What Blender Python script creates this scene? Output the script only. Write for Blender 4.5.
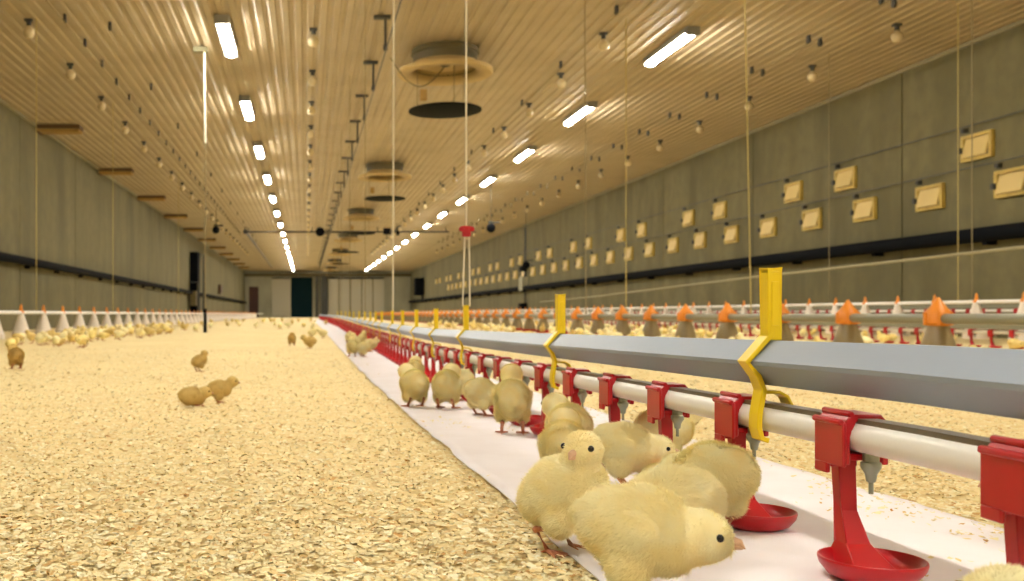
import bpy, bmesh, math, random
import numpy as np
from mathutils import Vector, Matrix, noise
from mathutils.bvhtree import BVHTree
for o in list(bpy.data.objects): bpy.data.objects.remove(o)
S = bpy.context.scene; COL = S.collection
R = math.radians
rng = random.Random(7); NR = np.random.default_rng(7)
# ---------------------------------------------------------------- camera, world, exposure
F = 980.0; CZ = 0.215; VX, VY = 306.0, 314.0; CEIL = 2.8      # focal px, eye height, vanishing point, ceiling above the eye
cd = bpy.data.cameras.new('camera'); cam = bpy.data.objects.new('camera', cd); COL.objects.link(cam)
cam.location = (0, 0, CZ); cam.rotation_euler = (R(90), 0, 0)
cd.sensor_width = 36; cd.lens = F/1024*36; cd.shift_x = (512-VX)/1024; cd.shift_y = (VY-290.5)/1024
cd.clip_start = 0.02; cd.clip_end = 200
cd.dof.use_dof = True; cd.dof.focus_distance = 0.98; cd.dof.aperture_fstop = 12.0
S.camera = cam
w = bpy.data.worlds.new('world'); S.world = w; w.use_nodes = True
w.node_tree.nodes['Background'].inputs[0].default_value = (0.9, 0.8, 0.6, 1); w.node_tree.nodes['Background'].inputs[1].default_value = 0.05
S.view_settings.view_transform = 'Standard'; S.view_settings.look = 'None'; S.view_settings.gamma = 1
S.view_settings.use_curve_mapping = False; S.view_settings.exposure = 0.82
LAMP = 84.0; LAMP_COL = (1.0, 0.955, 0.84, 1)
S.cycles.max_bounces = 8; S.cycles.diffuse_bounces = 5; S.cycles.sample_clamp_indirect = 6

# ---------------------------------------------------------------- helpers
def tag(o, label=None, cat=None, group=None, kind=None):
    if label: o['label'] = label
    if cat: o['category'] = cat
    if group: o['group'] = group
    if kind: o['kind'] = kind
    return o
def empty(name, loc=(0,0,0), rz=0, label=None, cat=None, group=None, kind=None):
    o = bpy.data.objects.new(name, None); COL.objects.link(o); o.empty_display_size = 0.05
    o.location = loc; o.rotation_euler = (0, 0, rz)
    return tag(o, label, cat, group, kind)
def link(name, me, parent=None, loc=(0,0,0)):
    o = bpy.data.objects.new(name, me); COL.objects.link(o); o.parent = parent; o.location = loc
    return o
def children(o, table={}):
    return [c for c in bpy.data.objects if c.parent == o]
class Proto:
    """a thing and the tree of parts under it, ready to be copied"""
    def __init__(s, root, kids=None): s.root = root; s.kids = kids or []
def snap(o): return Proto(o, [snap(c) for c in children(o)])
def dup(p, loc=None, rz=None, label=None, parent=None, scale=None):
    c = p.root.copy(); COL.objects.link(c)
    if parent is not None: c.parent = parent
    if loc is not None: c.location = loc
    if rz is not None: c.rotation_euler = (0, 0, rz)
    if scale is not None: c.scale = (scale,)*3
    if label: c['label'] = label
    for k in p.kids: dup(k, parent=c)
    return c
ORD = ['nearest', 'second', 'third', 'fourth', 'fifth', 'sixth', 'seventh', 'eighth', 'ninth', 'tenth', 'eleventh', 'twelfth', 'thirteenth',
       'fourteenth', 'fifteenth', 'sixteenth', 'seventeenth', 'eighteenth', 'nineteenth', 'twentieth']
TENS = ['twenty-first','twenty-second','twenty-third','twenty-fourth','twenty-fifth','twenty-sixth','twenty-seventh','twenty-eighth','twenty-ninth','thirtieth',
        'thirty-first','thirty-second','thirty-third','thirty-fourth','thirty-fifth','thirty-sixth','thirty-seventh','thirty-eighth','thirty-ninth','fortieth']
ORD += TENS
class MB:
    def __init__(s): s.v = []; s.f = []; s.m = []
    def add(s, vs, fs, mi=0):
        b = len(s.v); s.v += [tuple(v) for v in vs]; s.f += [tuple(i+b for i in f) for f in fs]; s.m += [mi]*len(fs); return s
    def box(s, c, d, mi=0, rot=None):
        x, y, z = d[0]/2, d[1]/2, d[2]/2
        vs = [Vector((i*x, j*y, k*z)) for i in (-1,1) for j in (-1,1) for k in (-1,1)]
        if rot is not None: vs = [rot @ v for v in vs]
        vs = [v+Vector(c) for v in vs]
        return s.add(vs, [(0,1,3,2),(4,6,7,5),(0,4,5,1),(2,3,7,6),(0,2,6,4),(1,5,7,3)], mi)
    def span(s, a, b, mi=0):
        return s.box([(a[i]+b[i])/2 for i in range(3)], [abs(b[i]-a[i]) for i in range(3)], mi)
    def tube(s, pts, rad, n=10, mi=0, caps=True, flat=None):
        pts = [Vector(p) for p in pts]
        if not hasattr(rad, '__len__'): rad = [rad]*len(pts)
        vs = []; fs = []
        for i, p in enumerate(pts):
            t = (pts[min(i+1, len(pts)-1)]-pts[max(i-1, 0)]).normalized()
            a = Vector((0,0,1)) if abs(t.z) < .9 else Vector((1,0,0))
            u = t.cross(a).normalized(); w_ = u.cross(t).normalized()
            for k in range(n):
                an = 2*math.pi*k/n; vs.append(p+u*math.cos(an)*rad[i]+w_*math.sin(an)*rad[i])
        for i in range(len(pts)-1):
            for k in range(n):
                a = i*n+k; b = i*n+(k+1) % n; fs.append((a, b, b+n, a+n))
        if caps: fs.append(tuple(range(n))[::-1]); fs.append(tuple((len(pts)-1)*n+k for k in range(n)))
        return s.add(vs, fs, mi)
    def lathe(s, prof, c=(0,0,0), n=24, mi=0, sy=1.0):
        vs = []; fs = []
        for (r, z) in prof:
            for k in range(n):
                a = 2*math.pi*k/n; vs.append((c[0]+r*math.cos(a), c[1]+r*math.sin(a)*sy, c[2]+z))
        for i in range(len(prof)-1):
            for k in range(n):
                a = i*n+k; b = i*n+(k+1) % n; fs.append((a, b, b+n, a+n))
        fs.append(tuple(range(n))[::-1]); fs.append(tuple((len(prof)-1)*n+k for k in range(n)))
        return s.add(vs, fs, mi)
    def prism(s, prof, y0, y1, mi=0):
        """closed outline in x-z pushed along y"""
        n = len(prof); vs = [(p[0], y0, p[1]) for p in prof]+[(p[0], y1, p[1]) for p in prof]
        fs = [(k, (k+1) % n, (k+1) % n+n, k+n) for k in range(n)]+[tuple(range(n))[::-1], tuple(range(n, 2*n))]
        return s.add(vs, fs, mi)
    def ell(s, c, r, n=16, m=10, rot=None, mi=0):
        vs = []; fs = []
        for i in range(m+1):
            th = math.pi*i/m
            for k in range(n):
                a = 2*math.pi*k/n
                v = Vector((r[0]*math.sin(th)*math.cos(a), r[1]*math.sin(th)*math.sin(a), r[2]*math.cos(th)))
                if rot is not None: v = rot @ v
                vs.append(v+Vector(c))
        for i in range(m):
            for k in range(n):
                a = i*n+k; b = i*n+(k+1) % n; fs.append((a, a+n, b+n, b))
        return s.add(vs, fs, mi)
    def mesh(s, name, mats, smooth=False):
        me = bpy.data.meshes.new(name); me.from_pydata(s.v, [], s.f)
        if not isinstance(mats, (list, tuple)): mats = [mats]
        for m in mats: me.materials.append(m)
        me.polygons.foreach_set('material_index', s.m)
        bm = bmesh.new(); bm.from_mesh(me); bmesh.ops.remove_doubles(bm, verts=bm.verts, dist=1e-6); bmesh.ops.recalc_face_normals(bm, faces=bm.faces); bm.to_mesh(me); bm.free()
        if smooth:
            me.polygons.foreach_set('use_smooth', [True]*len(me.polygons))
            me.set_sharp_from_angle(angle=R(40))
        return me
    def build(s, name, mats, parent=None, smooth=False, loc=(0,0,0), bevel=0):
        o = link(name, s.mesh(name, mats, smooth), parent, loc)
        if bevel:
            b = o.modifiers.new('bevel', 'BEVEL'); b.width = bevel; b.segments = 2; b.limit_method = 'ANGLE'
        return o

# ---------------------------------------------------------------- materials
def mat(name, col, rough=.6, metal=0, bump=None, vary=None, emit=None, sheen=0, sss=0, spec=.5, coords='Object'):
    """vary: list of (colour2, scale, amount, detail, stretch)"""
    m = bpy.data.materials.new(name); m.use_nodes = True; nt = m.node_tree; N = nt.nodes; L = nt.links
    bs = N['Principled BSDF']; bs.inputs['Roughness'].default_value = rough; bs.inputs['Metallic'].default_value = metal
    bs.inputs['Specular IOR Level'].default_value = spec
    if sheen: bs.inputs['Sheen Weight'].default_value = sheen; bs.inputs['Sheen Roughness'].default_value = .5
    if sss: bs.inputs['Subsurface Weight'].default_value = sss; bs.inputs['Subsurface Radius'].default_value = (.01, .007, .004); bs.inputs['Subsurface Scale'].default_value = 1
    tc = N.new('ShaderNodeTexCoord')
    def scaled(st):
        mp = N.new('ShaderNodeMapping'); mp.inputs['Scale'].default_value = st; L.new(tc.outputs[coords], mp.inputs[0]); return mp.outputs[0]
    rgb = N.new('ShaderNodeRGB'); rgb.outputs[0].default_value = (*col, 1); cur = rgb.outputs[0]
    for (c2, sc, am, det, st) in (vary or []):
        nz = N.new('ShaderNodeTexNoise'); nz.inputs['Scale'].default_value = sc; nz.inputs['Detail'].default_value = det
        L.new(scaled(st), nz.inputs['Vector'])
        rp = N.new('ShaderNodeMapRange'); rp.inputs[1].default_value = .42; rp.inputs[2].default_value = .66; rp.inputs[4].default_value = am; L.new(nz.outputs[0], rp.inputs[0])
        mx = N.new('ShaderNodeMix'); mx.data_type = 'RGBA'; L.new(rp.outputs[0], mx.inputs[0]); L.new(cur, mx.inputs[6]); mx.inputs[7].default_value = (*c2, 1); cur = mx.outputs[2]
    L.new(cur, bs.inputs['Base Color'])
    if bump:
        nz = N.new('ShaderNodeTexNoise'); nz.inputs['Scale'].default_value = bump[0]; nz.inputs['Detail'].default_value = 4; L.new(scaled((1,1,1)), nz.inputs['Vector'])
        bp = N.new('ShaderNodeBump'); bp.inputs['Strength'].default_value = bump[1]; bp.inputs['Distance'].default_value = bump[2]
        L.new(nz.outputs[0], bp.inputs['Height']); L.new(bp.outputs[0], bs.inputs['Normal'])
    if emit: bs.inputs['Emission Color'].default_value = emit[0]; bs.inputs['Emission Strength'].default_value = emit[1]
    return m
O1 = (1,1,1)
M = dict(
 ceiling=mat('painted_ceiling_sheet', (.43,.35,.225), .5, vary=[((.36,.28,.165), 1.5, .7, 5, O1)], bump=(8,.1,.01)),
 concrete=mat('wall_concrete', (.150,.130,.056), .85, vary=[((.092,.082,.036), .9, .75, 6, (1,1,.5)), ((.205,.178,.085), 2.2, .55, 6, (1,1,.25)), ((.11,.098,.05), 6, .45, 8, O1)], bump=(20,.2,.005)),
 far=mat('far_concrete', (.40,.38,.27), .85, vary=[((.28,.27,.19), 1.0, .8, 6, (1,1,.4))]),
 joint=mat('joint_filler', (.05,.05,.03), .9), strip=mat('joint_pale', (.30,.27,.16), .8),
 black=mat('black_rubber', (.005,.006,.008), .8, spec=.06), dark=mat('dark_metal', (.035,.035,.028), .5),
 litter=mat('litter_bed', (.78,.63,.31), .95, vary=[((.86,.75,.44), 60, .9, 4, O1), ((.70,.49,.20), 22, .45, 5, O1), ((.88,.72,.38), 1.2, .6, 4, O1)], bump=(140,.7,.004)),
 paper=mat('white_paper', (.88,.84,.88), .8, bump=(5,.3,.01), vary=[((.80,.74,.76), 9, .5, 5, O1)]),
 pipe=mat('white_plastic_pipe', (.86,.84,.80), .32), rail=mat('grey_brown_rail', (.20,.17,.13), .5),
 beam=mat('galvanised_steel', (.27,.32,.40), .42, .35, vary=[((.22,.27,.34), 7, .6, 5, (1,.2,1))], bump=(60,.05,.002)),
 red=mat('red_plastic', (.46,.006,.012), .32, vary=[((.36,.004,.01), 25, .4, 3, O1)], spec=.45), nip=mat('dull_nipple_steel', (.28,.30,.24), .35, .7),
 yellow=mat('yellow_plastic', (.86,.62,.008), .38), cord=mat('white_cord', (.72,.66,.50), .8), ycord=mat('yellow_cord', (.48,.38,.13), .8), gcord=mat('grey_cord', (.25,.20,.10), .8),
 tan=mat('tan_fibreglass', (.52,.37,.14), .5, vary=[((.42,.29,.10), 5, .6, 4, O1)]), collar=mat('shaded_olive_duct', (.12,.095,.035), .6),
 disc=mat('black_damper', (.004,.005,.003), .8, spec=.1),
 lampbody=mat('lamp_housing', (.30,.29,.26), .4), diff=mat('lamp_diffuser', (.9,.9,.9), .4, emit=(LAMP_COL, LAMP)),
 bulb=mat('pale_glass_globe', (.62,.50,.28), .3), wood=mat('ochre_timber', (.42,.26,.07), .7, vary=[((.30,.17,.04), 8, .6, 4, (1,6,1))]),
 woodd=mat('dark_timber', (.12,.065,.02), .7), inlet=mat('yellow_inlet_frame', (.54,.38,.07), .5, vary=[((.40,.26,.04), 9, .6, 4, O1)]), flap=mat('cream_inlet_flap', (.64,.48,.17), .5),
 orange=mat('orange_plastic', (.78,.26,.02), .4), cone=mat('pale_feed_cone', (.74,.66,.58), .45), grey=mat('grey_feed_tube', (.25,.25,.19), .4, .3), hop=mat('smoky_hopper', (.26,.20,.10), .35),
 teal=mat('dark_teal_curtain', (.004,.018,.022), .8, spec=.1), brown=mat('brown_door', (.07,.025,.02), .6), panel=mat('pale_end_panel', (.44,.41,.31), .6),
 leg=mat('chick_leg', (.40,.13,.055), .55, vary=[((.56,.24,.12), 90, .6, 3, O1)]), beak=mat('chick_beak', (.66,.42,.27), .45), eye=mat('chick_eye', (.006,.006,.01), .08),
)
DOWNCOL = (.97,.86,.47)
M['down'] = mat('chick_down', DOWNCOL, .9, vary=[((.97,.78,.32), 22, .5, 3, O1), ((.98,.95,.68), 38, .6, 3, O1)], sss=.12)
M['down_far'] = mat('chick_down_far', (.92,.78,.32), .9, vary=[((.86,.58,.14), 18, .7, 2, O1)])
M['downd'] = mat('chick_down_tawny', (.76,.58,.22), .9, vary=[((.62,.43,.12), 25, .7, 3, O1)])
# shavings: every flake its own colour
ms = bpy.data.materials.new('shaving_flakes'); ms.use_nodes = True; _n = ms.node_tree.nodes; _l = ms.node_tree.links
_g = _n.new('ShaderNodeNewGeometry'); _r = _n.new('ShaderNodeValToRGB'); _l.new(_g.outputs['Random Per Island'], _r.inputs[0]); _l.new(_r.outputs[0], _n['Principled BSDF'].inputs['Base Color'])
_n['Principled BSDF'].inputs['Roughness'].default_value = .85
_e = _r.color_ramp.elements; _e[0].position = 0; _e[0].color = (.50,.25,.07,1); _e[1].position = 1; _e[1].color = (.92,.88,.66,1)
for p_, c_ in ((.03,(.62,.38,.13,1)), (.12,(.76,.58,.27,1)), (.5,(.83,.71,.39,1)), (.85,(.88,.80,.51,1))):
    e = _r.color_ramp.elements.new(p_); e.color = c_
M['flake'] = ms

# ---------------------------------------------------------------- the hall
XL, XR, Y0, Y1, ZC = -4.0, 6.83, -20.0, 64.0, CZ+CEIL
def fz(y):      # the litter bed dips gently in the middle distance
    return float(np.interp(y, [-30, .7, 2.0, 3.5, 7, 16, 70], [0, 0, -.016, -.03, -.03, 0, 0]))
MB().span((XL-.2, Y0-.2, -.25), (XR+.2, Y1+.2, -.09)).build('floor', M['concrete']); tag(bpy.data.objects['floor'], kind='structure')
# ceiling of ribbed sheet, ribs running down the hall
prof = []; x = XL-.06
while x < XR+.12:
    prof += [(x, ZC), (x+.055, ZC), (x+.070, ZC+.014), (x+.105, ZC+.014)]; x += .12
m = MB(); n = len(prof); ys = [Y0-.1, Y1+.1]
m.add([(p[0], y, p[1]) for y in ys for p in prof], [(i, i+1, i+1+n, i+n) for i in range(n-1)])
c = m.build('ceiling', M['ceiling']); tag(c, kind='structure')
sm = c.modifiers.new('s', 'SOLIDIFY'); sm.thickness = .004; sm.offset = 1
MB().span((XL-.2, Y0-.2, ZC+.06), (XR+.2, Y1+.2, ZC+.16)).build('trim_1', M['dark']); tag(bpy.data.objects['trim_1'], kind='structure')
def sidewall(name, X, s, pitch, off):
    m = MB(); y = off-pitch*math.ceil((off-Y0)/pitch)
    while y < Y1:
        a, b = max(y+.012, Y0), min(y+pitch-.012, Y1)
        if b > a: m.span((X, a, -.1), (X+s*.12, b, ZC+.06), 0)
        y += pitch
    m.span((X+s*.02, Y0, -.1), (X+s*.16, Y1, ZC+.05), 1)
    # pale capping angle along the top
    m.span((X-s*.03, Y0, ZC-.035), (X+s*.01, Y1, ZC-.005), 2)
    o = m.build(name, [M['concrete'], M['joint'], M['strip']]); return tag(o, kind='structure')
sidewall('wall_right', XR, 1, 3.75, 11.23)
sidewall('wall_left', XL, -1, 3.3, 13.7)
MB().span((XL-.2, Y0-.15, -.1), (XR+.2, Y0, ZC+.06)).build('wall_back', M['far']); tag(bpy.data.objects['wall_back'], kind='structure')
# far end wall with its openings left free
def fx(px): return (px-VX)*Y1/F
m = MB(); zt = ZC+.06
m.span((XL-.2, Y1, -.1), (fx(249), Y1+.15, zt)); m.span((fx(249), Y1, 2.0), (fx(258.5), Y1+.15, zt)); m.span((fx(258.5), Y1, -.1), (fx(291), Y1+.15, zt))
m.span((fx(291), Y1, 2.62), (fx(312.5), Y1+.15, zt)); m.span((fx(312.5), Y1, -.1), (XR+.2, Y1+.15, zt))
tag(m.build('wall_far', M['far']), kind='structure')
m = MB(); m.span((fx(249), Y1+.05, -.08), (fx(258.5), Y1+.11, 2.0)); m.span((fx(250), Y1+.03, .2), (fx(253), Y1+.05, 1.8)); m.span((fx(254.2), Y1+.03, .2), (fx(257.4), Y1+.05, 1.8))
d1 = m.build('door_1', M['brown']); tag(d1, kind='structure')
MB().tube([(fx(257.9), Y1+.0, 1.0), (fx(257.9), Y1+.0, 1.15)], .03).build('door_handle', M['dark'], d1)
m = MB()
for i in range(8):
    a = fx(291)+i*(fx(312.5)-fx(291))/8; m.span((a+.01, Y1+.08, -.08), (a+(fx(312.5)-fx(291))/8-.01, Y1+.12, 2.62))
m.span((fx(291), Y1+.10, -.08), (fx(312.5), Y1+.14, 2.62))
tag(m.build('door_2', M['teal']), kind='structure')
m = MB(); m.span((XL, Y1-.25, 2.66), (XR, Y1-.02, 2.86)); tag(m.build('trim_2', M['collar']), kind='structure')
def tthing(name, label, cat, m, mt, **k):
    return tag(m.build(name, mt, **k), label, cat)
m = MB(); m.span((fx(315.5), Y1-.30, -.05), (fx(318), Y1-.03, 2.66)); m.span((fx(321), Y1-.35, -.05), (fx(327.5), Y1-.03, 2.66))
tag(m.build('trim_3', M['dark']), kind='structure')
t = empty('end_panel', (fx(356), Y1-.06, 0), 0, 'pale wide sliding panel on the far end wall right of the dark doorway', 'panel')
m = MB(); W = (fx(384)-fx(328))/2
m.span((-W, -.03, .05), (W, .03, 2.5)); m.build('leaf', M['panel'], t)
m = MB(); m.span((-W, -.10, 2.5), (W, -.02, 2.6)); m.build('top_track', M['dark'], t)
m = MB(); [m.span((-W+2*W*i/5-.03, -.06, .06), (-W+2*W*i/5+.03, -.03, 2.5)) for i in (1,2,3,4)]; m.build('stiffener', M['collar'], t)
t = empty('end_panel', (fx(281), Y1-.06, 0), 0, 'narrow pale panel left of the dark doorway on the far wall', 'panel')
MB().span((-.6, -.03, .05), (.6, .03, 2.5)).build('leaf', M['panel'], t); MB().span((-.6, -.09, 2.5), (.6, -.03, 2.58)).build('top_track', M['dark'], t)

# long black pipes on both side walls
def wallpipe(label, X, s, z, r, brk, pitch):
    t = empty('wall_pipe', (X-s*.10, 0, z), 0, label, 'pipe')
    MB().tube([(0, Y0+.05, 0), (0, Y1-.4, 0)], r, 12).build('pipe_run', M['black'], t, smooth=True)
    b = MB().span((-.02, -.03, -r-.03), (s*.09, .03, -r+.01)).build('bracket', M['black'], t, loc=(0, 4, 0)); y = 4+pitch; bp_ = snap(b)
    while y < Y1-2: dup(bp_, (0, y, 0)); y += pitch
wallpipe('thick black pipe running along the right concrete wall below the inlets', XR, 1, CZ+.79, .075, 0, 1.9)
wallpipe('thick black pipe running along the left concrete wall', XL, -1, CZ+.735, .06, 0, 1.65)

# ---------------------------------------------------------------- ceiling lamps
def make_lamp(loc, label, group):
    t = empty('ceiling_lamp', loc, 0, label, 'lamp', group)
    m = MB(); m.span((-.070, -.60, -.035), (.070, .60, .0)); m.span((-.070, -.60, -.058), (-.058, .60, -.035)); m.span((.058, -.60, -.058), (.070, .60, -.035)); m.span((-.066, .58, -.085), (.066, .62, -.0)); m.span((-.066, -.62, -.085), (.066, -.58, -.0))  # side skirts added to keep the tube's light off the ceiling
    m.build('housing', M['lampbody'], t, bevel=.004)
    pts = [(.055*math.sin(a), -.035-.055*math.sin(b)) for a, b in []]
    pr = [(-.046, -.035)]+[(-.048*math.cos(a), -.042-.050*math.sin(a)) for a in np.linspace(0, math.pi, 9)]+[(.046, -.035)]
    MB().prism(pr, -.58, .58).build('diffuser', M['diff'], t)
    return t
lamp = None
for side, xx, yy0 in (('left', -.79, 9.77), ('right', 3.77, 10.15)):
    for i in range(-9, 16):
        y = yy0+3.37*i
        if y < Y0+1 or y > Y1-2: continue
        vis = i >= 0
        lab = f'{ORD[i]} white tube lamp down the {side} row on the ceiling' if vis else f'white tube lamp of the {side} row overhead before the first visible one'
        g = f'tube lamps in the {side} ceiling row'
        if lamp is None: lamp = snap(make_lamp((xx, y, ZC), lab, g))
        else:
            o = dup(lamp, (xx, y, ZC), 0, lab); o['group'] = g

# ---------------------------------------------------------------- exhaust chimneys with hanging dampers
def make_vent(loc, label):
    t = empty('ceiling_exhaust', loc, 0, label, 'vent', 'round exhausts down the middle of the ceiling')
    m = MB(); m.lathe([(.35,0),(.36,-.05),(.34,-.06),(.34,-.20),(.32,-.20),(.32,-.02)], n=40); m.build('collar', M['collar'], t, smooth=True)  # dark olive of the collar has the shade under the ceiling mixed in
    m = MB(); m.lathe([(.34,-.14),(.38,-.19),(.44,-.215),(.50,-.215),(.505,-.25),(.49,-.265),(.42,-.262),(.36,-.25),(.325,-.22),(.315,-.16)], n=48); m.build('bell_mouth', M['tan'], t, smooth=True)
    m = MB(); m.tube([(-.32,0,-.13),(.32,0,-.13)], .012, 8); m.tube([(0,-.32,-.13),(0,.32,-.13)], .012, 8); m.ell((0,0,-.13), (.07,.07,.05)); m.build('motor_spider', M['dark'], t, smooth=True)
    m = MB(); m.lathe([(.0,-.60),(.2,-.61),(.36,-.625),(.385,-.635),(.385,-.65),(.36,-.655),(.0,-.66)], n=48); m.build('damper_disc', M['disc'], t, smooth=True)
    for a in (40, 160, 280):
        c_, s_ = math.cos(R(a)), math.sin(R(a)); MB().tube([(c_*.30, s_*.30, -.14), (c_*.30, s_*.30, -.625)], .005, 6).build('rod', M['gcord'], t)
    MB().box((-.24,-.1,-.50), (.07,.07,.11)).build('winch_box', M['wood'], t, bevel=.005)
    return t
v0 = snap(make_vent((1.475, 10.4, ZC), 'nearest and largest round exhaust hanging from the ceiling with black disc below'))
for i in range(1, 7): dup(v0, (1.475, 10.4+7.95*i, ZC), 0, f'{ORD[i]} round exhaust from the front with black disc, mid ceiling')
m = MB(); pts = [(.80+.0, 9.6, ZC-.30)]
P0, P1 = Vector((.84, 9.75, ZC-.25)), Vector((1.42, 10.1, ZC-.26))
pts = [P0.lerp(P1, u)+Vector((0,0,-.24*math.sin(math.pi*u))) for u in np.linspace(0, 1, 14)]
tthing('cable', 'thin dark cable looping into the nearest round exhaust', 'cable', m.tube(pts, .006, 6), M['collar'])

# ---------------------------------------------------------------- dark hangers and cable left of the exhausts
def make_bracket(loc, label):
    t = empty('ceiling_hanger', loc, 0, label, 'hanger', 'dark hangers in a row beside the exhausts')
    MB().span((-.11,-.03,-.03), (.05,.03,-.001)).build('ceiling_plate', M['dark'], t)
    MB().span((-.012,-.012,-.30), (.012,.012,-.03)).build('drop_bar', M['dark'], t)
    m = MB(); m.tube([(-.02,0,-.30),(.02,0,-.30)], .028, 14); m.build('pulley', M['dark'], t, smooth=True)
    return t
b0 = snap(make_bracket((.745, 9.2, ZC), 'nearest dark T-shaped hanger on the ceiling beside the white string'))
for i in range(1, 28): dup(b0, (.745, 9.2+1.66*i, ZC), 0, f'{ORD[i]} dark T-shaped hanger from the front along the ceiling cable')
tthing('winch_cable', 'thin dark winch cable running along the row of ceiling hangers', 'cable', MB().tube([(.745, 3, ZC-.34), (.745, 56, ZC-.34)], .007, 6), M['dark'])

# ---------------------------------------------------------------- globe bulbs and small pulleys
def make_bulb(loc, label, g):
    t = empty('hanging_bulb', loc, 0, label, 'bulb', g)
    m = MB(); m.span((-.04,-.025,-.025), (.035,.025,-.001)); m.tube([(0,0,-.02),(0,0,-.075)], .022, 10); m.build('bulb_socket', M['dark'], t)
    m = MB(); m.lathe([(.0,-.185),(.03,-.18),(.05,-.155),(.056,-.128),(.048,-.10),(.028,-.08),(.02,-.065)], n=16); m.build('globe', M['bulb'], t, smooth=True)
    return t
bp = None
for rn, xx, y0_, dy in (('far left', -2.63, 9.3, 1.65), ('middle left', .075, 9.6, 1.65), ('middle right', 2.96, 9.75, 1.63), ('far right', 5.70, 9.45, 1.58)):
    for i in range(0, 22):
        g = f'globe bulbs in the {rn} ceiling row'; lab = f'{ORD[i]} pale globe bulb from the front in the {rn} ceiling row'
        if bp is None: bp = snap(make_bulb((xx, y0_, ZC), lab, g))
        else: dup(bp, (xx, y0_+dy*i, ZC), 0, lab)['group'] = g
def make_pulley(loc, label, g):
    t = empty('ceiling_pulley', loc, 0, label, 'pulley', g)
    MB().span((-.012,-.02,-.035), (.012,.02,-.001)).build('hook', M['dark'], t)
    MB().tube([(-.012,0,-.055),(.012,0,-.055)], .03, 12).build('wheel', M['dark'], t, smooth=True)
    return t
pp = None
for rn, xx, y0_, dy, nn in (('left outer', -2.25, 9.15, .83, 30), ('left inner', -1.88, 9.4, 2.5, 12), ('right inner', 2.82, 8.9, 1.95, 14), ('right outer', 5.05, 8.6, 1.25, 24), ('right outermost', 5.22, 8.7, 1.25, 24)):
    for i in range(nn):
        g = f'small black pulleys in the {rn} ceiling row'; lab = f'{ORD[i]} tiny black pulley from the front in the {rn} ceiling row'
        if pp is None: pp = snap(make_pulley((xx, y0_, ZC), lab, g))
        else: dup(pp, (xx, y0_+dy*i, ZC), 0, lab)['group'] = g
for xx, nm in ((2.82, 'right inner'), (5.05, 'right outer'), (-2.25, 'left outer')):
    tthing('winch_cable', f'thin cord running along the ceiling through the {nm} pulleys', 'cord', MB().tube([(xx, 3, ZC-.085), (xx, 50, ZC-.085)], .005, 5), M['gcord'])

# timber brackets at the top of the left wall
def make_timber(loc, label):
    t = empty('timber_bracket', loc, 0, label, 'bracket', 'timber brackets under the ceiling of the left wall')
    MB().span((.01,-.12,-.10), (.64,.12,-.06)).build('board', M['wood'], t, bevel=.004)
    MB().span((.01,-.16,-.06), (.66,-.12,-.005)).build('edge_rail', M['woodd'], t); MB().span((.01,-.16,-.11), (.06,.14,-.10)).build('wall_plate', M['woodd'], t)
    MB().span((.62,-.12,-.06), (.66,.12,-.005)).build('end_block', M['woodd'], t)
    return t
tb = snap(make_timber((XL, 14.6, ZC), 'nearest ochre timber bracket under the ceiling on the left wall'))
for i in range(1, 11): dup(tb, (XL, 14.6+4.35*i, ZC), 0, f'{ORD[i]} ochre timber bracket from the front along the left wall top')

# yellow air inlets on the right wall
def make_inlet(loc, label, g):
    t = empty('air_inlet', loc, 0, label, 'vent', g); t.scale = (.84,.84,.84)
    m = MB()
    for a, b in (((-.05,-.27,-.16),(0,.27,-.12)), ((-.05,-.27,.12),(0,.27,.16)), ((-.05,-.27,-.12),(0,-.22,.12)), ((-.05,.22,-.12),(0,.27,.12))): m.span(a, b)
    m.build('inlet_frame', M['inlet'], t, bevel=.004)
    rot = Matrix.Rotation(R(14), 3, 'Y'); MB().box((-.045, 0, .0), (.02, .42, .235), rot=rot).build('flap', M['flap'], t, bevel=.003)
    MB().box((-.08, .24, -.02), (.04,.05,.07)).build('latch', M['dark'], t, bevel=.003)
    m = MB(); m.span((-.05,.20,.20), (0,.26,.25)); m.tube([(-.06,.23,.225),(-.02,.23,.225)], .025, 10); m.build('wire_pulley', M['dark'], t)
    return t
ip = None
low = [9.45-1.25+1.247*i for i in range(0, 32)]
up = sorted([9.94+3.75*i for i in range(12)]+[8.62+3.75*i for i in range(12)])
for rn, zz, yl in (('lower', CZ+1.27, low), ('upper', CZ+1.70, up)):
    for i, y in enumerate(yl):
        if zz > 1.8 and y < 9: pass
        lab = f'{ORD[i]} yellow air inlet from the front in the {rn} row, right wall'; g = f'yellow air inlets in the {rn} row of the right wall'
        if ip is None: ip = snap(make_inlet((XR, y, zz), lab, g))
        else: dup(ip, (XR, y, zz), 0, lab)['group'] = g
for rn, zz in (('lower', CZ+1.495), ('upper', CZ+1.925)):
    tthing('pull_wire', f'thin wire linking the {rn} row of yellow inlets', 'wire', MB().tube([(XR-.045, 2, zz), (XR-.045, 52, zz)], .006, 5), M['dark'])

# overhead cross pipe and its return along the ceiling
t = empty('gas_pipe', (0, 31.5, CZ+2.64), 0, 'dark pipe crossing the hall under the ceiling with a bend at left', 'pipe')
MB().tube([(-1.95,0,0), (4.6,0,0)], .03, 8).build('cross_run', M['dark'], t); MB().tube([(-1.93,0,0), (-1.93,24,0)], .035, 8).build('return_run', M['dark'], t)
m = MB()
for xx in (-1.95, 0.2, 2.3, 4.5): m.tube([(xx,0,0), (xx,0,.155)], .02, 6)
m.box((-1.95,0,0), (.12,.12,.12)); m.build('clamp', M['dark'], t)
m = MB(); m.ell((.45,0,0), (.15,.15,.15)); m.box((2.6,0,.02), (.22,.2,.2)); m.box((2.95,0,.02), (.1,.1,.26)); m.build('valve', M['black'], t)

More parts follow.
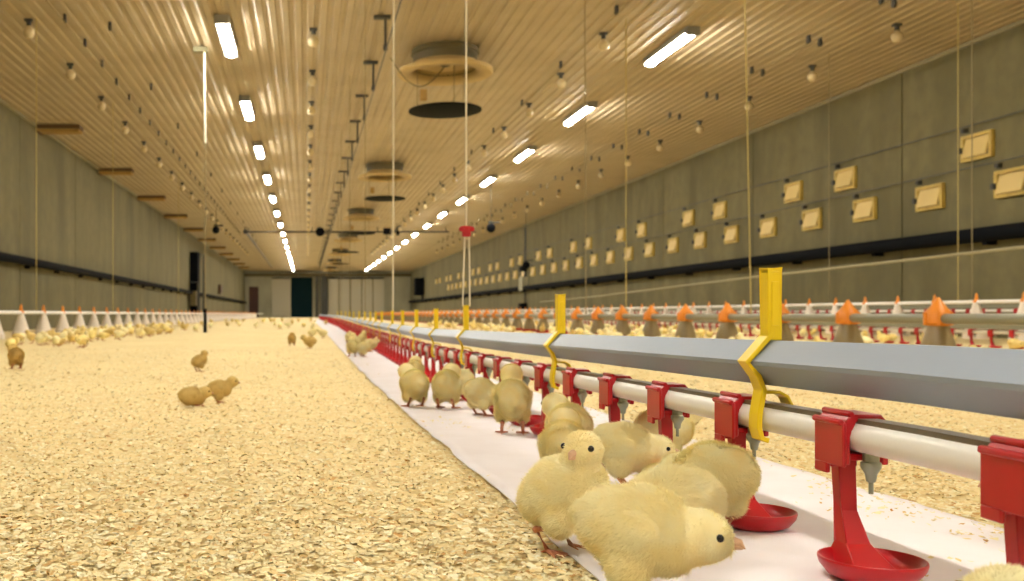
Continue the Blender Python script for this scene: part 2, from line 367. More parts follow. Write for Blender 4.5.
# sensors hanging as black balls
for lab, px, py, D in (('black ball sensor hanging near the far left wall', 216, 230, 26), ('black ball sensor hanging right of the red pulley', 491, 228, 21), ('black ball sensor hanging before the right wall conduit', 526, 265, 26)):
    X, Z = (px-VX)*D/F, CZ+(VY-py)*D/F; t = empty('ball_sensor', (X, D, Z), 0, lab, 'sensor')
    MB().ell((0,0,0), (.10,.10,.10)).build('housing', M['black'], t, smooth=True)
    MB().tube([(0,0,.09),(0,0,ZC-Z)], .008, 6).build('drop_cable', M['dark'], t); MB().span((-.06,-.04,.1), (.18,.04,.14)).build('arm', M['dark'], t)

# left wall post with gear at y=34, right wall conduit
t = empty('wall_post', (XL+.12, 34, 0), 0, 'dark tall post with pipes against the left wall', 'post')
MB().span((-.11,-.35,.01), (.16,.35,2.35)).build('post', M['black'], t); m = MB(); m.tube([(.30,.3,0),(.30,.3,2.3),(.0,.3,2.3)], .035, 8); m.tube([(.2,-.6,0),(.2,-.6,1.3),(-.1,-.6,1.3)], .03, 8); m.build('side_pipe', M['dark'], t)
MB().box((.05,-.62,.75), (.2,.3,.5)).build('control_box', M['collar'], t)
t = empty('wall_conduit', (XR, 30.4, 0), 0, 'thin dark conduit with grey boxes on the right wall', 'conduit')
MB().tube([(-.03,0,0),(-.03,0,2.9)], .03, 8).build('conduit_tube', M['dark'], t); MB().box((-.09,.0,1.15), (.18,.5,.42)).build('control_box', M['far'], t); MB().box((-.12,-.05,.45), (.2,.35,.2)).build('socket_box', M['black'], t); MB().box((-.1,.0,1.62), (.16,.35,.16)).build('upper_box', M['black'], t)
t = empty('wall_heater', (XR-.02, 57, 1.8), 0, 'black box heater mounted at the far end of the right wall', 'heater')
MB().span((-.5,-.5,-.5), (-.02,.5,.5)).build('case', M['black'], t); MB().span((-.1,-.1,-.75), (-.02,.1,-.5)).build('bracket', M['dark'], t)
t = empty('wall_sign', (XL+.02, 45, 1.35), 0, 'small brown box on the far left wall', 'box'); MB().span((0,-.5,-.2), (.1,.5,.2)).build('case', M['woodd'], t); MB().span((.1,-.42,-.14), (.11,.42,.14)).build('cover', M['brown'], t)

# ---------------------------------------------------------------- litter, paper
def bed_z(x, y):
    return fz(y)+.004*noise.noise(Vector((x*3, y*3, 0)))+.003*noise.noise(Vector((x*11, y*11, 5)))
xs = np.unique(np.concatenate([np.linspace(XL+.005, XR-.005, 60), np.linspace(-1.2, 2.2, 150)])); ysb = np.unique(np.concatenate([np.linspace(Y0, Y1, 90), np.linspace(.3, 4, 160), np.linspace(4, 12, 90)]))
nx, ny = len(xs), len(ysb); vs = [(x, y, bed_z(x, y)-.004) for y in ysb for x in xs]
fs = [(j*nx+i, j*nx+i+1, (j+1)*nx+i+1, (j+1)*nx+i) for j in range(ny-1) for i in range(nx-1)]
bed = tag(MB().add(vs, fs).build('litter_bed', M['litter'], smooth=True), 'pale yellow litter of wood shavings covering the hall floor', 'litter', kind='stuff')
LX0, LX1 = .235, .695
def wav(y, k): return .010*noise.noise(Vector((y*2.2, k, 0)))+.006*noise.noise(Vector((y*7, k, 3)))
ysp = list(np.geomspace(.35, 42, 260)); nxp = 22; vs = []
for y in ysp:
    for i in range(nxp):
        u = i/(nxp-1); a, b = LX0+wav(y, 1), LX1+wav(y, 9)
        x = a+(b-a)*u; z = bed_z(x, y)*.35+fz(y)*.65+.0035+.0022*noise.noise(Vector((x*9, y*9, 2)))+.0015*abs(noise.noise(Vector((x*24, y*16, 7))))
        vs.append((x, y, z))
fs = [(j*nxp+i, j*nxp+i+1, (j+1)*nxp+i+1, (j+1)*nxp+i) for j in range(len(ysp)-1) for i in range(nxp-1)]
pap = MB().add(vs, fs).build('paper_strip', M['paper'], smooth=True); tag(pap, 'long white paper strip lying on the litter beneath the red drip cups', 'paper')
s_ = pap.modifiers.new('s', 'SOLIDIFY'); s_.thickness = .0012; s_.offset = -1

def flakes(name, n, ymin, ymax, keep, size, zoff, label):
    y = ymin*(ymax/ymin)**NR.random(n); x = (-330+NR.random(n)*1080)/F*y
    k = keep(x, y); x, y = x[k], y[k]; n = len(x)
    bz = np.array([bed_z(a, b) for a, b in zip(x, y)])
    L_ = size*(.5+1.1*NR.random(n)**2)*(1+.05*y); W_ = L_*(.35+.5*NR.random(n)); a = NR.random(n)*2*np.pi
    tl, tb_ = NR.normal(0, .14, n), NR.normal(0, .14, n); cu = NR.normal(0, .16, n)*L_
    V = np.zeros((n, 6, 3)); q = [(-1,-1,0),(0,-1.1,1),(1,-.8,0),(1,.9,0),(0,1,1),(-1,.8,0)]
    for j, (u, v, cc) in enumerate(q):
        lx = u*L_/2*(1-.2*NR.random(n)); ly = v*W_/2*(1-.3*NR.random(n)); lz = lx*np.sin(tl)+ly*np.sin(tb_)+cc*cu*.5
        V[:, j, 0] = x+lx*np.cos(a)-ly*np.sin(a); V[:, j, 1] = y+lx*np.sin(a)+ly*np.cos(a); V[:, j, 2] = bz+zoff+np.maximum(lz, -.3*L_)+.0015*NR.random(n)
    me = bpy.data.meshes.new(name); me.vertices.add(n*6); me.vertices.foreach_set('co', V.ravel())
    idx = (np.arange(n)[:, None]*6+np.array([0,1,4,5, 1,2,3,4])[None, :]).ravel()
    me.loops.add(n*8); me.loops.foreach_set('vertex_index', idx.astype(np.int32)); me.polygons.add(n*2); me.polygons.foreach_set('loop_start', np.arange(n*2)*4); me.polygons.foreach_set('loop_total', np.full(n*2, 4))
    me.update(); me.validate(); me.materials.append(M['flake'])
    return tag(link(name, me), label, 'shavings', kind='stuff')
flakes('wood_shavings', 125000, .55, 7.0, lambda x, y: (x < LX0+.004) | (x > LX1-.004), .0072, .000, 'loose curled wood shavings lying over the litter in front')
clump = lambda x, y: (x > LX0) & (x < LX1) & (np.array([noise.noise(Vector((a*5, b*5, 11))) for a, b in zip(x, y)])+NR.random(len(x))*.5 > .50-.75*np.clip((x-.60)/.09, 0, 1)+.03)
flakes('scattered_shavings', 16000, .55, 5.0, clump, .006, .006, 'stray wood shavings scattered on the white paper strip')

# ---------------------------------------------------------------- the drinker line in front
def px_(y): return .45+.10*min(max((y-4)/12, 0), 1)
def pz_(y): return .117+fz(y)
DL = empty('drinker_line', (.45, 0, 0), 0, 'near water pipe with red drip cups and yellow hangers under grey steel beam', 'drinker line')
yy = [.30]+list(np.linspace(.4, 8, 50))+list(np.linspace(8.5, 42, 50))
MB().tube([(px_(y)-.45, y, pz_(y)) for y in yy], .0132, 16).build('water_pipe', M['pipe'], DL, smooth=True)
m = MB()
for a, b in zip(yy[:-1], yy[1:]):
    A = [(px_(a)-.45+u, a, pz_(a)+v) for u, v in ((-.007,.0105),(.009,.0105),(.009,.0150),(-.007,.0150))]; B = [(px_(b)-.45+u, b, pz_(b)+v) for u, v in ((-.007,.0105),(.009,.0105),(.009,.0150),(-.007,.0150))]
    m.add(A+B, [(0,1,5,4),(1,2,6,5),(2,3,7,6),(3,0,4,7)])
m.build('top_rail', M['rail'], DL)
BO = .054; m = MB(); hd = .0215; hw_ = .0245
pts8 = [(-hw_,.002),(-.005,hd),(.005,hd),(hw_,.002),(hw_,-.002),(.005,-hd),(-.005,-hd),(-hw_,-.002)]
for a, b in zip(yy[:-1], yy[1:]):
    A = [(px_(a)-.45+u, a, pz_(a)+BO+v) for u, v in pts8]; B = [(px_(b)-.45+u, b, pz_(b)+BO+v) for u, v in pts8]
    m.add(A+B, [(k, (k+1) % 8, (k+1) % 8+8, k+8) for k in range(8)])
m.build('support_beam', M['beam'], DL, smooth=True)
# drip cup: saddle + strut + dish, one moulded red part; a steel nipple beside the strut
def cup_part(parent, low=False):
    m = MB()
    o_, i_ = .0178, .0128
    sad = [(-o_,.012),(-.012,.0185),(.012,.0185),(o_,.012),(o_,-.022),(i_,-.022),(i_,.0),(.008,.0125),(-.008,.0125),(-i_,.0),(-i_,-.022),(-o_,-.022)]
    m.prism(sad, -.021, .021)
    m.span((-.0198,-.022,-.024), (-.0165,.022,.012)); m.span((-.0198,.003,-.032), (-.0160,.022,-.023)); m.span((-.0165,.010,-.028), (.010,.020,-.013)); m.span((-.016,-.018,-.019), (.014,.02,-.0135))
    m.tube([(-.020,.021,.012),(-.020,-.021,.012)], .003, 6); m.tube([(-.012,.021,.0185),(-.012,-.021,.0185)], .003, 6)
    # strut, widening onto the dish
    for (a, b) in (((0,.014,-.018,.0075,.0065), (0,.010,-.062,.0062,.0055)), ((0,.010,-.062,.0062,.0055), (0,-.001,-.088,.010,.009)), ((0,-.001,-.088,.010,.009), (0,-.014,-.106,.018,.025))):
        A = [(a[0]+u*a[3], a[1]+v*a[4], a[2]) for u, v in ((-1,-1),(1,-1),(1,1),(-1,1))]; B = [(b[0]+u*b[3], b[1]+v*b[4], b[2]) for u, v in ((-1,-1),(1,-1),(1,1),(-1,1))]
        m.add(A+B, [(0,1,5,4),(1,2,6,5),(2,3,7,6),(3,0,4,7),(0,3,2,1),(4,5,6,7)])
    m.lathe([(.006,-.113),(.022,-.1125),(.032,-.108),(.0378,-.1005),(.0392,-.095),(.038,-.0935),(.0355,-.096),(.030,-.1025),(.020,-.1055),(.005,-.106)], (0,-.028,0), 32)
    c = m.build('drip_cup', M['red'], parent, smooth=True)
    b_ = c.modifiers.new('b', 'BEVEL'); b_.width = .0012; b_.segments = 1; b_.limit_method = 'ANGLE'; b_.angle_limit = R(50)
    m = MB(); m.lathe([(.006,-.010),(.006,-.018),(.0075,-.019),(.0075,-.023),(.0045,-.028),(.0034,-.034),(.0018,-.035),(.0018,-.044),(.0005,-.044)], (0,-.027,0), 14)
    m.build('nipple', M['nip'], c, smooth=True)
    return c
cup0 = cup_part(DL); YC0, DYC = .604, .2035
cy = [YC0+DYC*i for i in range(100)]
cup0.location = (px_(cy[0])-.45, cy[0], pz_(cy[0])); cupP = snap(cup0)
for y in cy[1:]: dup(cupP, (px_(y)-.45, y, pz_(y)))
m = MB(); cm = cup0.data
for y in [cy[-1]+DYC*i for i in range(1, 95)]:
    o_ = (px_(y)-.45, y, pz_(y)); m.box((o_[0], y, o_[2]), (.036,.042,.04)); m.box((o_[0], y, o_[2]-.06), (.014,.014,.09)); m.lathe([(.02,-.112),(.042,-.096),(.03,-.10)], o_, 8)
tag(m.build('distant_drip_cups', M['red'], DL), kind='stuff')
# yellow hangers: upright plate, elbow round the beam, hook round the pipe
def strap(path, hw, th, y):
    """a bent plate: path in x-z, thickness th, half width hw along y"""
    P = [Vector((p[0], 0, p[1])) for p in path]; vs = []; n = len(P)
    for i, p in enumerate(P):
        t = (P[min(i+1, n-1)]-P[max(i-1, 0)]).normalized(); nn = Vector((t.z, 0, -t.x))*th/2
        for yv in (-hw, hw):
            for s in (1, -1): vs.append((p.x+nn.x*s, y+yv, p.z+nn.z*s))
    fs = []
    for i in range(n-1):
        a = i*4; b = a+4; fs += [(a, a+1, b+1, b), (a+1, a+3, b+3, b+1), (a+3, a+2, b+2, b+3), (a+2, a, b, b+2)]
    fs += [(0,2,3,1), tuple((n-1)*4+k for k in (0,1,3,2))]
    return vs, fs
def make_hanger():
    m = MB()
    m.span((-.0095,-.006,BO+.024), (-.0065,.007,.145)); m.span((-.0095,-.009,BO+.022), (.0042,-.005,.145)); m.span((.0012,-.006,BO+.026), (.0042,.007,.143)); m.span((-.0095,-.009,.140), (.0042,.007,.145))
    m.span((-.0060,-.0105,.09), (.0010,-.008,.132))
    g = .003
    vs, fs = strap([(-.004,BO+.040),(-.005,BO+hd+.006),(-hw_-.004,BO+.001),(-hw_*.55-.004,BO-hd*.5-.002),(-.0125,.028),(-.0145,.017),(-.0168,.004),(-.0172,-.008),(-.0145,-.018),(-.008,-.020)], .0095, .0050, 0); m.add(vs, fs)
    vs, fs = strap([(-.012,.026),(.004,.026),(.0115,.022),(.0165,.012),(.0168,.0),(.015,-.010)], .010, .003, .004); m.add(vs, fs)
    return m.build('hanger', M['yellow'], DL, bevel=.0008)
h0 = make_hanger(); hy = [.955, 1.66, 2.74, 3.37, 3.97, 4.59, 5.25, 5.9, 6.6, 7.3, 8.0, 9.0, 10.2, 11.5, 13, 15, 17]
# keep hangers between the drip-cup saddles
def free(y):
    k = round((y-YC0)/DYC-.5); return YC0+DYC*(k+.5) if abs((y-YC0)/DYC-round((y-YC0)/DYC)) < .22 else y
hy = [.944]+[free(y) for y in hy[1:]]
h0.location = (px_(hy[0])-.45, hy[0], pz_(hy[0])); hp = snap(h0)
for y in hy[1:]: dup(hp, (px_(y)-.45, y, pz_(y)))

# suspension cords of this line
def cord(label, x, y, z0, mt, r=.0025, x1=None, grp=None):
    o = tthing('suspension_cord', label, 'cord', MB().tube([(x, y, z0), (x1 if x1 is not None else x, y, ZC-.002)], r, 6), mt)
    if grp: o['group'] = grp
    return o
y3 = hy[2]; xr = px_(y3)+.0
t = empty('suspension_cord', (xr-.002, y3, pz_(y3)+.142), 0, 'white cord with a red adjuster holding the near drinker line', 'cord')
MB().tube([(0,0,.217),(0,0,ZC-.002-pz_(y3)-.142)], .0026, 6).build('upper_cord', M['cord'], t)
m = MB(); m.tube([(-.004,0,.205),(-.010,0,.0)], .0022, 6); m.tube([(.008,0,.205),(.010,0,.0)], .0022, 6); m.build('lower_loop', M['cord'], t)
m = MB(); m.box((0,0,.21), (.024,.014,.030)); m.tube([(-.014,0,.216),(-.014,-.010,.216)], .008, 10); m.tube([(.014,0,.216),(.014,-.010,.216)], .008, 10); m.build('cord_adjuster', M['red'], t, bevel=.002)
y5 = hy[6]; cord('white cord dropping to the near drinker line farther back', px_(y5)+.0, y5, pz_(y5)+.142, M['cord'], .0042, px_(y5)+.008)
for i, y in enumerate((8.0, 11.5, 15, 17)): 
    y = free(y); cord(f'{ORD[i]} thin grey cord dropping to the distant drinker line', px_(y), y, pz_(y)+.142, M['gcord'], .003, None)
t = empty('sensor_drop', (-1.09, 10.3, 0), 0, 'pale cable hanging from a ceiling box to a dark probe over litter', 'sensor')
MB().span((-.09,-.05,ZC-.05), (.06,.05,ZC-.002)).build('ceiling_box', M['strip'], t, bevel=.004)
MB().tube([(.02,0,ZC-.05),(.03,0,ZC-1.0)], .012, 6).build('cable_sleeve', M['cord'], t); MB().tube([(.03,0,ZC-1.0),(.03,0,.27)], .008, 6).build('cable', M['gcord'], t); MB().tube([(.03,0,.27),(.03,0,.02)], [.016,.02], 10).build('probe', M['black'], t, smooth=True)

# ---------------------------------------------------------------- feeder lines
def make_feeder(parent, top, hopc, h, r):
    """bell feeder: coloured cap on the tube, tapering body, pan on the litter"""
    m = MB(); m.lathe([(.006,.10),(.014,.085),(.034,.055),(.056,.03),(.060,-.02),(.05,-.032),(.02,-.034)], n=20)
    for k in range(6):
        a = k*math.pi/3; m.box((.058*math.cos(a), .058*math.sin(a), .0), (.012,.012,.06), rot=Matrix.Rotation(a, 3, 'Z'))
    c_ = m.build('feeder', top, parent, smooth=True)
    m = MB(); m.lathe([(.04,-.03),(.048,-.05),(r*.8,-h*.62),(r*.85,-h*.86),(r*.80,-h*.86),(.03,-.06)], n=20); m.build('hopper', hopc, c_, smooth=True)
    m = MB(); m.lathe([(.02,-h),(r*.9,-h),(r*1.05,-h+.035),(r,-h+.04),(r*.85,-h+.012),(.02,-h+.012)], n=24); m.build('pan', M['red'] if top is M['orange'] else hopc, c_, smooth=True)
    return c_
def feed_line(label, X, z, ylist, top, hopc, r, pr, pm, tubes=True):
    t = empty('feed_line', (X, 0, 0), 0, label, 'feeder line')
    MB().tube([(0, 2.2, z), (0, 55, z)], pr, 12).build('feed_tube', pm, t, smooth=True)
    f = make_feeder(t, top, hopc, z-.006-min(fz(y) for y in ylist[:1]), r); f.location = (0, ylist[0], z); p = snap(f)
    for y in ylist[1:]: dup(p, (0, y, z+0))
    return t
feed_line('grey feed tube with orange-topped hopper feeders beyond the steel beam', 2.94, CZ-.022, [3.80+.758*i for i in range(50)], M['orange'], M['hop'], .095, .024, M['grey'])
def cone_line(label, X, z, ylist, r, wmat):
    t = empty('feed_line', (X, 0, 0), 0, label, 'feeder line')
    MB().tube([(0, 3, z), (0, 58, z)], .016, 10).build('feed_tube', M['pipe'], t, smooth=True)
    m = MB(); m.lathe([(.003,.075),(.010,.06),(.016,.02),(.024,.016),(.026,-.004)], n=14); f = m.build('feeder', M['orange'], t, smooth=True)
    h = z-.004; m = MB(); m.lathe([(.022,-.002),(.03,-.03),(r*.9,-h+.055),(r,-h+.05),(r,-h+.005),(.02,-h+.002)], n=18); m.build('cone', wmat, f, smooth=True)
    f.location = (0, ylist[0], z); p = snap(f)
    for y in ylist[1:]: dup(p, (0, y, z))
    return t
cone_line('white feed tube with a row of pale cone feeders near left wall', -2.55, CZ+.013, [8.02+.752*i for i in range(56)], .082, M['cone'])
cone_line('thin white feed tube with pale cone feeders near right wall', 5.6, CZ+.100, [7.1+.543*i for i in range(80)], .10, M['cone'])
# second drinker line with red cups
def far_drinker(label, X, z, y0, n, step):
    t = empty('drinker_line', (X, 0, 0), 0, label, 'drinker line')
    MB().tube([(0, 3, z), (0, 45, z)], .013, 8).build('water_pipe', M['pipe'], t, smooth=True); MB().span((-.02, 3, z+.02), (.02, 45, z+.055)).build('support_beam', M['grey'], t)
    c_ = cup_part(t); c_.location = (0, y0, z); p = snap(c_)
    for i in range(1, n): dup(p, (0, y0+step*i, z))
far_drinker('second water pipe with red drip cups beyond the orange feeders', 4.7, .117-.026, 6.1, 60, .203)
far_drinker('raised third water pipe with small red cups near right wall', 6.1, CZ+.03, 8.2, 50, .203)
# slack supply line in front of the right wall
pts = []
for x, y in ((1060,241),(1024,247),(900,261),(820,270),(755,277),(680,286),(600,296),(540,302)):
    D = 5.2*F/(x-VX); pts.append((5.2, D, CZ+(VY-y)*D/F))
t = tthing('supply_hose', 'thin pale hose sagging across in front of the right wall', 'hose', MB().tube(pts, .012, 8), M['strip'], smooth=True)
for lab, px, D, X1, mt, zb in (('yellowish cord left of the tall yellow hanger', 751, 6.60, -.055, M['ycord'], CZ), ('dark cord beside the left one of the nearest orange feeders', 586, 8.2, -.01, M['gcord'], CZ),
      ('yellowish cord dropping to the right feeder line near the panel joint', 958, 8.85, 0, M['ycord'], CZ+.12), ('faint cord dropping beside the yellowish one on the right', 972, 8.3, 0, M['gcord'], CZ+.12),
      ('thin cord dropping before the lower inlets', 829, 10.5, 0, M['gcord'], CZ+.12), ('pale thin cord dropping before the middle of the right wall', 626, 9.3, 0, M['ycord'], CZ)):
    X = (px-VX)*D/F; cord(lab, X, D, zb, mt, .0042, X+X1)
for lab, y in (('yellowish cord dropping to the left feeder line near the edge', 9.27), ('second yellowish cord dropping to the left feeder line', 12.95), ('third yellowish cord dropping to the left feeder line', 19.6)):
    cord(lab, -2.55, y, CZ+.03, M['ycord'], .0042)

# ---------------------------------------------------------------- chicks
def evaluated(o):
    dg = bpy.context.evaluated_depsgraph_get(); return bpy.data.meshes.new_from_object(o.evaluated_get(dg))
POSE = {
 'upright': dict(body=(0,0,.058), pitch=-24, neck=(.027,0,.078), head=(.034,0,.098), hyaw=0, legs=1, hr=.92),
 'turned': dict(body=(0,0,.056), pitch=-34, neck=(.021,-.002,.080), head=(.026,-.003,.099), hyaw=-82, legs=1, hr=.86),
 'stand': dict(body=(0,0,.052), pitch=-8, neck=(.034,0,.066), head=(.048,0,.078), hyaw=0, legs=1),
 'feed': dict(body=(-.004,0,.056), pitch=4, neck=(.022,0,.056), head=(.038,0,.054), hyaw=0, legs=1),
 'rest': dict(body=(0,0,.032), pitch=0, neck=(.030,0,.038), head=(.044,0,.046), hyaw=0, legs=0),
 'sleep': dict(body=(0,0,.034), pitch=2, neck=(.028,0,.030), head=(.038,0,.024), hyaw=0, legs=0),
}
def chick(pose, hi=True, mats=None):
    """returns the parts of a chick facing +x with its feet at the origin"""
    P = POSE[pose]; n, k = (20, 14) if hi else (10, 7)
    b = Vector(P['body']); rot = Matrix.Rotation(R(P['pitch']), 3, 'Y')
    m = MB(); q = lambda v: b+rot @ Vector(v)
    m.ell(b, (.036,.031,.0335), n, k, rot); m.ell(q((.020,0,-.003)), (.026,.027,.028), n, k); m.ell(q((-.020,0,.004)), (.024,.025,.026), n, k); m.ell(q((-.038,0,.010)), (.010,.010,.008), n, k)
    nk, hd_ = Vector(P['neck']), Vector(P['head'])
    m.ell(nk, (.0195,.0185,.020), n, k); m.ell((nk+hd_)/2, (.0175,.0170,.0175), n, k)
    fwd = Vector((math.cos(R(P['hyaw'])), math.sin(R(P['hyaw'])), 0)); sid = Vector((-fwd.y, fwd.x, 0))
    hr = P.get('hr', 1.03); m.ell(hd_, (.0210*hr,.0208*hr,.0200*hr), n, k); m.ell(hd_+fwd*.008*hr+Vector((0,0,-.003)), (.0155*hr,.0150*hr,.0135*hr), n, k)
    if P['legs']:
        for s in (-1, 1): m.ell(q((-.004, s*.017, -.024)), (.016,.012,.017), n, k)
    tmp = m.build('tmp', M['down'])
    rm = tmp.modifiers.new('r', 'REMESH'); rm.mode = 'VOXEL'; rm.voxel_size = .0022 if hi else .0085
    sm_ = tmp.modifiers.new('s', 'SMOOTH'); sm_.iterations = 18 if hi else 1; sm_.factor = .5
    bpy.context.view_layer.update(); me = evaluated(tmp); bpy.data.objects.remove(tmp)
    bvh = BVHTree.FromPolygons([v.co for v in me.vertices], [tuple(p.vertices) for p in me.polygons])
    def surf(o_, d): 
        h = bvh.ray_cast(o_, d); return h[0] if h[0] else o_+d*.018
    eyes = [surf(hd_+Vector((0,0,.001)), (fwd*.62+sid*s*.78+Vector((0,0,.10))).normalized()) for s in (-1, 1)]
    bk = surf(hd_+Vector((0,0,-.003)), fwd)
    me.polygons.foreach_set('use_smooth', [True]*len(me.polygons))
    parts = []
    if hi:
        # down: fine tapering tufts rooted on the body, part of the same mesh
        tris = []; areas = []
        for p in me.polygons: tris.append(p.index); areas.append(p.area)
        pr_ = np.array(areas)/sum(areas); pick = NR.choice(len(tris), 34000, p=pr_)
        V = [v.co.copy() for v in me.vertices]; NV = [v.normal.copy() for v in me.vertices]
        nv, nf = [], []; base = len(V); nor = []
        for pi in pick:
            p = me.polygons[pi]; ws = NR.random(len(p.vertices))+.02; ws /= ws.sum()
            c_ = Vector((0,0,0)); nn = Vector((0,0,0))
            for w_, vi in zip(ws, p.vertices): c_ += V[vi]*w_; nn += NV[vi]*w_
            nn.normalize()
            if min((c_-e).length for e in eyes) < .0042 or (c_-bk).length < .0055: continue
            onhead = (c_-hd_).length < .023
            flow = (-fwd*.9 if onhead else Vector((-1,0,0)))+Vector((0,0,-.45)); flow = (flow-nn*flow.dot(nn))
            d = (flow*1.0+nn*(.50 if not onhead else .42)+Vector(NR.normal(0, .28, 3))).normalized()
            ln = (.0030 if onhead else .0052)*(.6+.8*NR.random()); s_ = d.cross(nn)
            if s_.length < 1e-4: continue
            s_ = s_.normalized()*(.0003+.0002*NR.random()); r0 = c_-nn*.0006
            i = base+len(nv); nv += [r0-s_, r0+s_, r0+d*ln]; nf.append((i, i+1, i+2)); nor += [nn, nn, nn]
        nb = bpy.data.meshes.new('chick_body'); F0 = [tuple(p.vertices) for p in me.polygons]
        nb.from_pydata(V+nv, [], F0+nf); nb.polygons.foreach_set('use_smooth', [True]*len(nb.polygons))
        me = nb
    me.materials.clear(); me.materials.append((mats or M)['down'] if hi else (mats or M['down_far']))
    em = [MB().ell(e, (.0029,)*3, 12, 8) for e in eyes]
    # two-part beak
    c0 = bk-fwd*.002; tip = bk+fwd*.0068+Vector((0,0,-.0036)); bm_ = MB()
    bm_.tube([c0+Vector((0,0,.001)), bk+fwd*.0035+Vector((0,0,.0005)), tip], [.0040,.0026,.0004], 10); bm_.tube([c0+Vector((0,0,-.002)), bk+fwd*.0035+Vector((0,0,-.0028)), bk+fwd*.0052+Vector((0,0,-.0040))], [.0030,.0018,.0004], 8)
    legs = []
    for s in (-1, 1):
        lm = MB(); y = s*.0165
        if P['legs']:
            hip = q((-.004, s*.017, -.030)); hock = Vector((-.016, y, .021)); ank = Vector((-.002, y*1.05, .004))
            lm.tube([hip, hock, ank], [.0048,.0030,.0026], 8); lm.ell(hock, (.0036,)*3, 8, 6)
        else: ank = Vector((.020, y, .003)); lm.tube([(.0, y, .008), ank], [.003,.0026], 8)
        for a in (-32, 0, 30): 
            d = Vector((math.cos(R(a)), math.sin(R(a)), 0)); lm.tube([ank, ank+d*.009+Vector((0,0,-.0010)), ank+d*.018+Vector((0,0,-.0016)), ank+d*.021+Vector((0,0,-.003))], [.0024,.0019,.0014,.0005], 6)
        lm.tube([ank, ank+Vector((-.008,0,-.0025))], [.002,.0007], 6); legs.append(lm)
    # wings, folded against the flanks
    wings = []
    for s in (-1, 1):
        wm = MB(); wc = q((-.005, s*.0262, .003)); wr = rot @ Matrix.Rotation(R(-14), 3, 'Y') @ Matrix.Rotation(R(s*13), 3, 'Z')
        wm.ell(wc, (.020,.0042,.0120), 14, 10, wr)
        k0 = len(wm.v)
        if hi:
            src = list(wm.v)
            for _ in range(1500):
                v = Vector(src[NR.integers(k0)]); nn = (v-wc).normalized(); nn = Vector((nn.x*.3, s*1.0, nn.z*.4)).normalized()
                v = v+Vector(NR.normal(0, .0012, 3)); d = (Vector((-1,0,-.4))+nn*.35+Vector(NR.normal(0, .2, 3))).normalized(); sd = d.cross(nn).normalized()*.0004; ln = .0045*(.6+.7*NR.random())
                wm.add([v-sd, v+sd, v+d*ln], [(0,1,2)])
        wings.append(wm)
    return dict(body=me, eyes=em, beak=bm_, legs=legs, wings=wings)
PR = {}
for ps in POSE:
    d = chick(ps, True, M); PR[ps] = dict(body=d['body'], eyes=[e_.mesh('chick_eye', M['eye'], True) for e_ in d['eyes']], beak=d['beak'].mesh('chick_beak', M['beak'], True),
        legs=[l.mesh('chick_leg', M['leg'], True) for l in d['legs']], wings=[w_.mesh('chick_wing', M['down']) for w_ in d['wings']])
def place_chick(ps, px, py, yaw, label, sc=1.0, tawny=False, grp=None, D=None, dz=0):
    """stand a detailed chick so its feet meet the litter where the photo shows them"""
    D = D or 1.0
    for _ in range(6): D = (CZ-fz(D)-.004)*F/(py-VY)
    X = (px-VX)*D/F
    return put_chick(ps, X, D, yaw, label, sc, tawny, grp, dz)
def put_chick(ps, X, Y, yaw, label, sc=1.0, tawny=False, grp=None, dz=0):
    on_paper = LX0 < X < LX1
    z = (fz(Y)*.65+bed_z(X, Y)*.35+.0045) if on_paper else bed_z(X, Y)-.001
    t = empty('chick', (X, Y, z+dz), R(yaw), label, 'chick', grp); t.scale = (sc,)*3
    d = PR[ps]
    b_ = link('body', d['body'], t)
    for s, w_ in zip(('left','right'), d['wings']): 
        o = link('wing', w_, t)
        if tawny: o.material_slots[0].link = 'OBJECT'; o.material_slots[0].material = M['downd']
    if tawny: b_.material_slots[0].link = 'OBJECT'; b_.material_slots[0].material = M['downd']
    [link('eye', e_, t) for e_ in d['eyes']]; link('beak', d['beak'], t)
    if True:
        for l_ in d['legs']: link('leg', l_, t)
    return t
put_chick('feed', .243, .705, -20, 'largest yellow chick in front, bending to the right with lowered head', .98)
put_chick('turned', .232, .89, -52, 'yellow chick standing behind the front one, head turned towards the viewer', .98)
put_chick('upright', .385, 1.83, 80, 'yellow chick seen from behind standing alone on the paper by the cups', 1.12)
put_chick('stand', .268, 2.42, 105, 'left of two chicks side by side at the drip cups', 1.08)
put_chick('stand', .341, 2.38, 68, 'right of two chicks side by side at the drip cups', 1.1)
put_chick('stand', .322, 1.22, 75, 'yellow chick facing away behind the head of the standing chick', .98)
put_chick('stand', .395, 1.47, 100, 'chick partly hidden below the pipe behind the upright pair', 1.0)
put_chick('feed', .400, 1.22, -16, 'yellow chick in profile facing right in the middle of the huddle', .92)
put_chick('stand', .525, 1.44, 20, 'chick behind the profile one, beyond the red strut', 1.0)
put_chick('sleep', .330, .885, 195, 'low crouching chick just behind the back of the largest one', 1.1)
put_chick('feed', .396, .96, 118, 'chick turned away beside the nearest full red cup on the left', 1.0)
put_chick('rest', .400, 1.07, 8, 'half hidden chick between the crouching one and the red strut', .85)
put_chick('feed', .395, 2.20, 30, 'small chick drinking behind the struts right of the pair', .95)
put_chick('feed', .405, 2.62, 200, 'small chick behind the struts facing the pair', .95)
put_chick('stand', .36, 3.25, 80, 'small chick among the distant struts left of centre', 1.0)
put_chick('feed', .72, .93, 150, 'chick at the right edge beyond the water pipe, only head visible', 1.0)
put_chick('rest', .425, .52, 180, 'chick at the bottom right corner, only its head visible', 1.15)
place_chick('rest', 192, 404, 10, 'tawny chick crouching left on the open litter', .76, True)
place_chick('stand', 219, 402, 8, 'tawny chick stretching right beside the crouching one', .72, True)
place_chick('upright', 199, 371, 40, 'small chick standing alone farther back on the litter', .78, True)
place_chick('stand', 16, 368, 120, 'tawny chick alone at the left edge of the litter', 1.1, True)
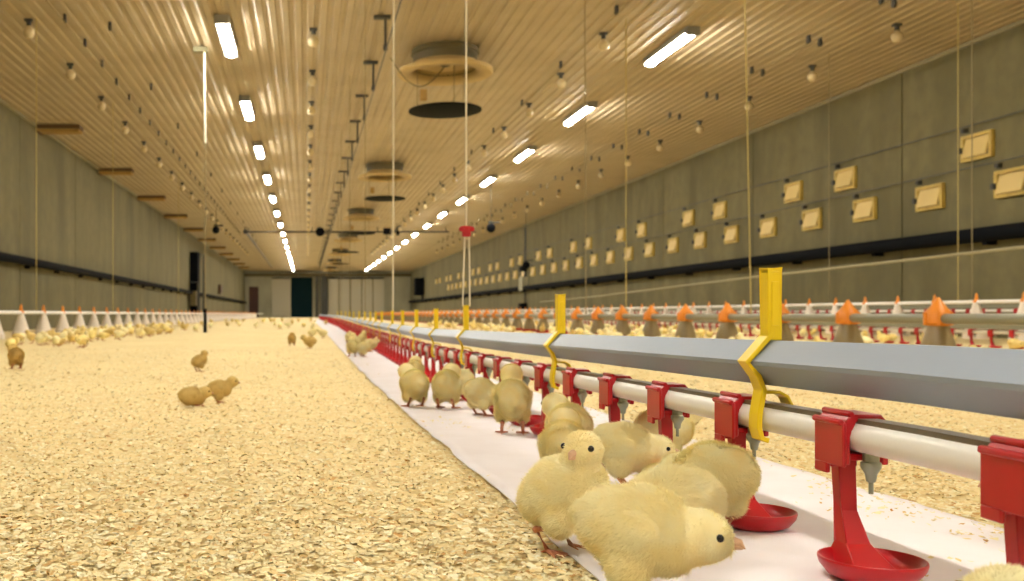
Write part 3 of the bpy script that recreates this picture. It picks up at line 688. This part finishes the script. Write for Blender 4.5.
for i, (a, b, yw) in enumerate(((352,357,90),(363,357,20),(356,350,120),(349,343,80),(362,346,60),(370,352,10))): place_chick('stand' if i % 2 else 'upright', a, b, yw, f'{["front left","front right","middle","rear left","rear right","rightmost"][i]} chick of the cluster on the distant paper', 1.0)
for i, (a, b, yw) in enumerate(((312,337,30),(323,337,160),(310,348,200),(292,345,90))): place_chick('stand', a, b, yw, f'{["rear left","rear right","front","leftmost"][i]} of four small chicks beside the paper far back', 1.0, i > 1)
# distant flock: small single-mesh chicks
LOW = []
for ps in ('stand', 'feed', 'rest', 'upright'):
    d = chick(ps, False, None); m = MB(); me = d['body']
    m.add([v.co for v in me.vertices], [tuple(p.vertices) for p in me.polygons], 0)
    for part, mi in (*[(e_, 1) for e_ in d['eyes']], (d['beak'], 2), *[(l, 3) for l in d['legs']], *[(w_, 0) for w_ in d['wings']]): m.add(part.v, part.f, mi)
    for dn, mt in (('a', M['down_far']), ('b', M['down']), ('c', M['downd'])): LOW.append(m.mesh('distant_chick', [mt, M['eye'], M['beak'], M['leg']], True))
taken = []
def flock(n, fn, label, grp, dark=.25):
    k = 0; tries = 0
    while k < n and tries < n*60:
        tries += 1; x, y = fn()
        if any((x-a)**2+(y-b)**2 < .0085 for a, b in taken): continue
        if XL+.3 > x or x > XR-.3 or abs(x-2.94) < .12 or abs(x-4.7) < .08 or abs(x+2.55) < .14 or abs(x-5.6) < .14: continue
        taken.append((x, y)); u = rng.random(); mi = 2 if u < dark else (0 if u < .6 else 1)
        o = link('chick', LOW[rng.randrange(4)*3+mi], None, (x, y, bed_z(x, y)-.002)); o.rotation_euler = (0, 0, rng.random()*6.28); sc = rng.uniform(.9, 1.15); o.scale = (sc,)*3
        tag(o, label, 'chick', grp); k += 1
U = rng.uniform
flock(105, lambda: ((lambda D: (U(-2.42, -1.6), D))(U(7.0, 14))), 'small yellow chick in the crowd before the left feeders', 'chicks crowding before the left feeders', .3)
flock(40, lambda: ((lambda D: (U(-2.4, 1.0)*1.0, D))(7+U(0, 1)**.7*16+5)), 'tiny yellow chick far back on the left litter', 'chicks far back on the left litter', .3)
flock(65, lambda: ((lambda D: (U(2.85-.06*D, 2.82), D))(U(5.5, 17))), 'small chick between the steel beam and the orange feeders', 'chicks between the steel beam and orange feeders', .12)
flock(60, lambda: ((lambda D: (U(3.05, 4.6), D))(U(5.0, 17))), 'small chick between the orange feeders and red far cups', 'chicks between orange feeders and the far red cups', .12)
flock(12, lambda: ((lambda D: (U(4.8, 5.5), D))(U(7.5, 15))), 'tiny chick beyond the far red cups near the right wall', 'chicks near the right wall', .12)
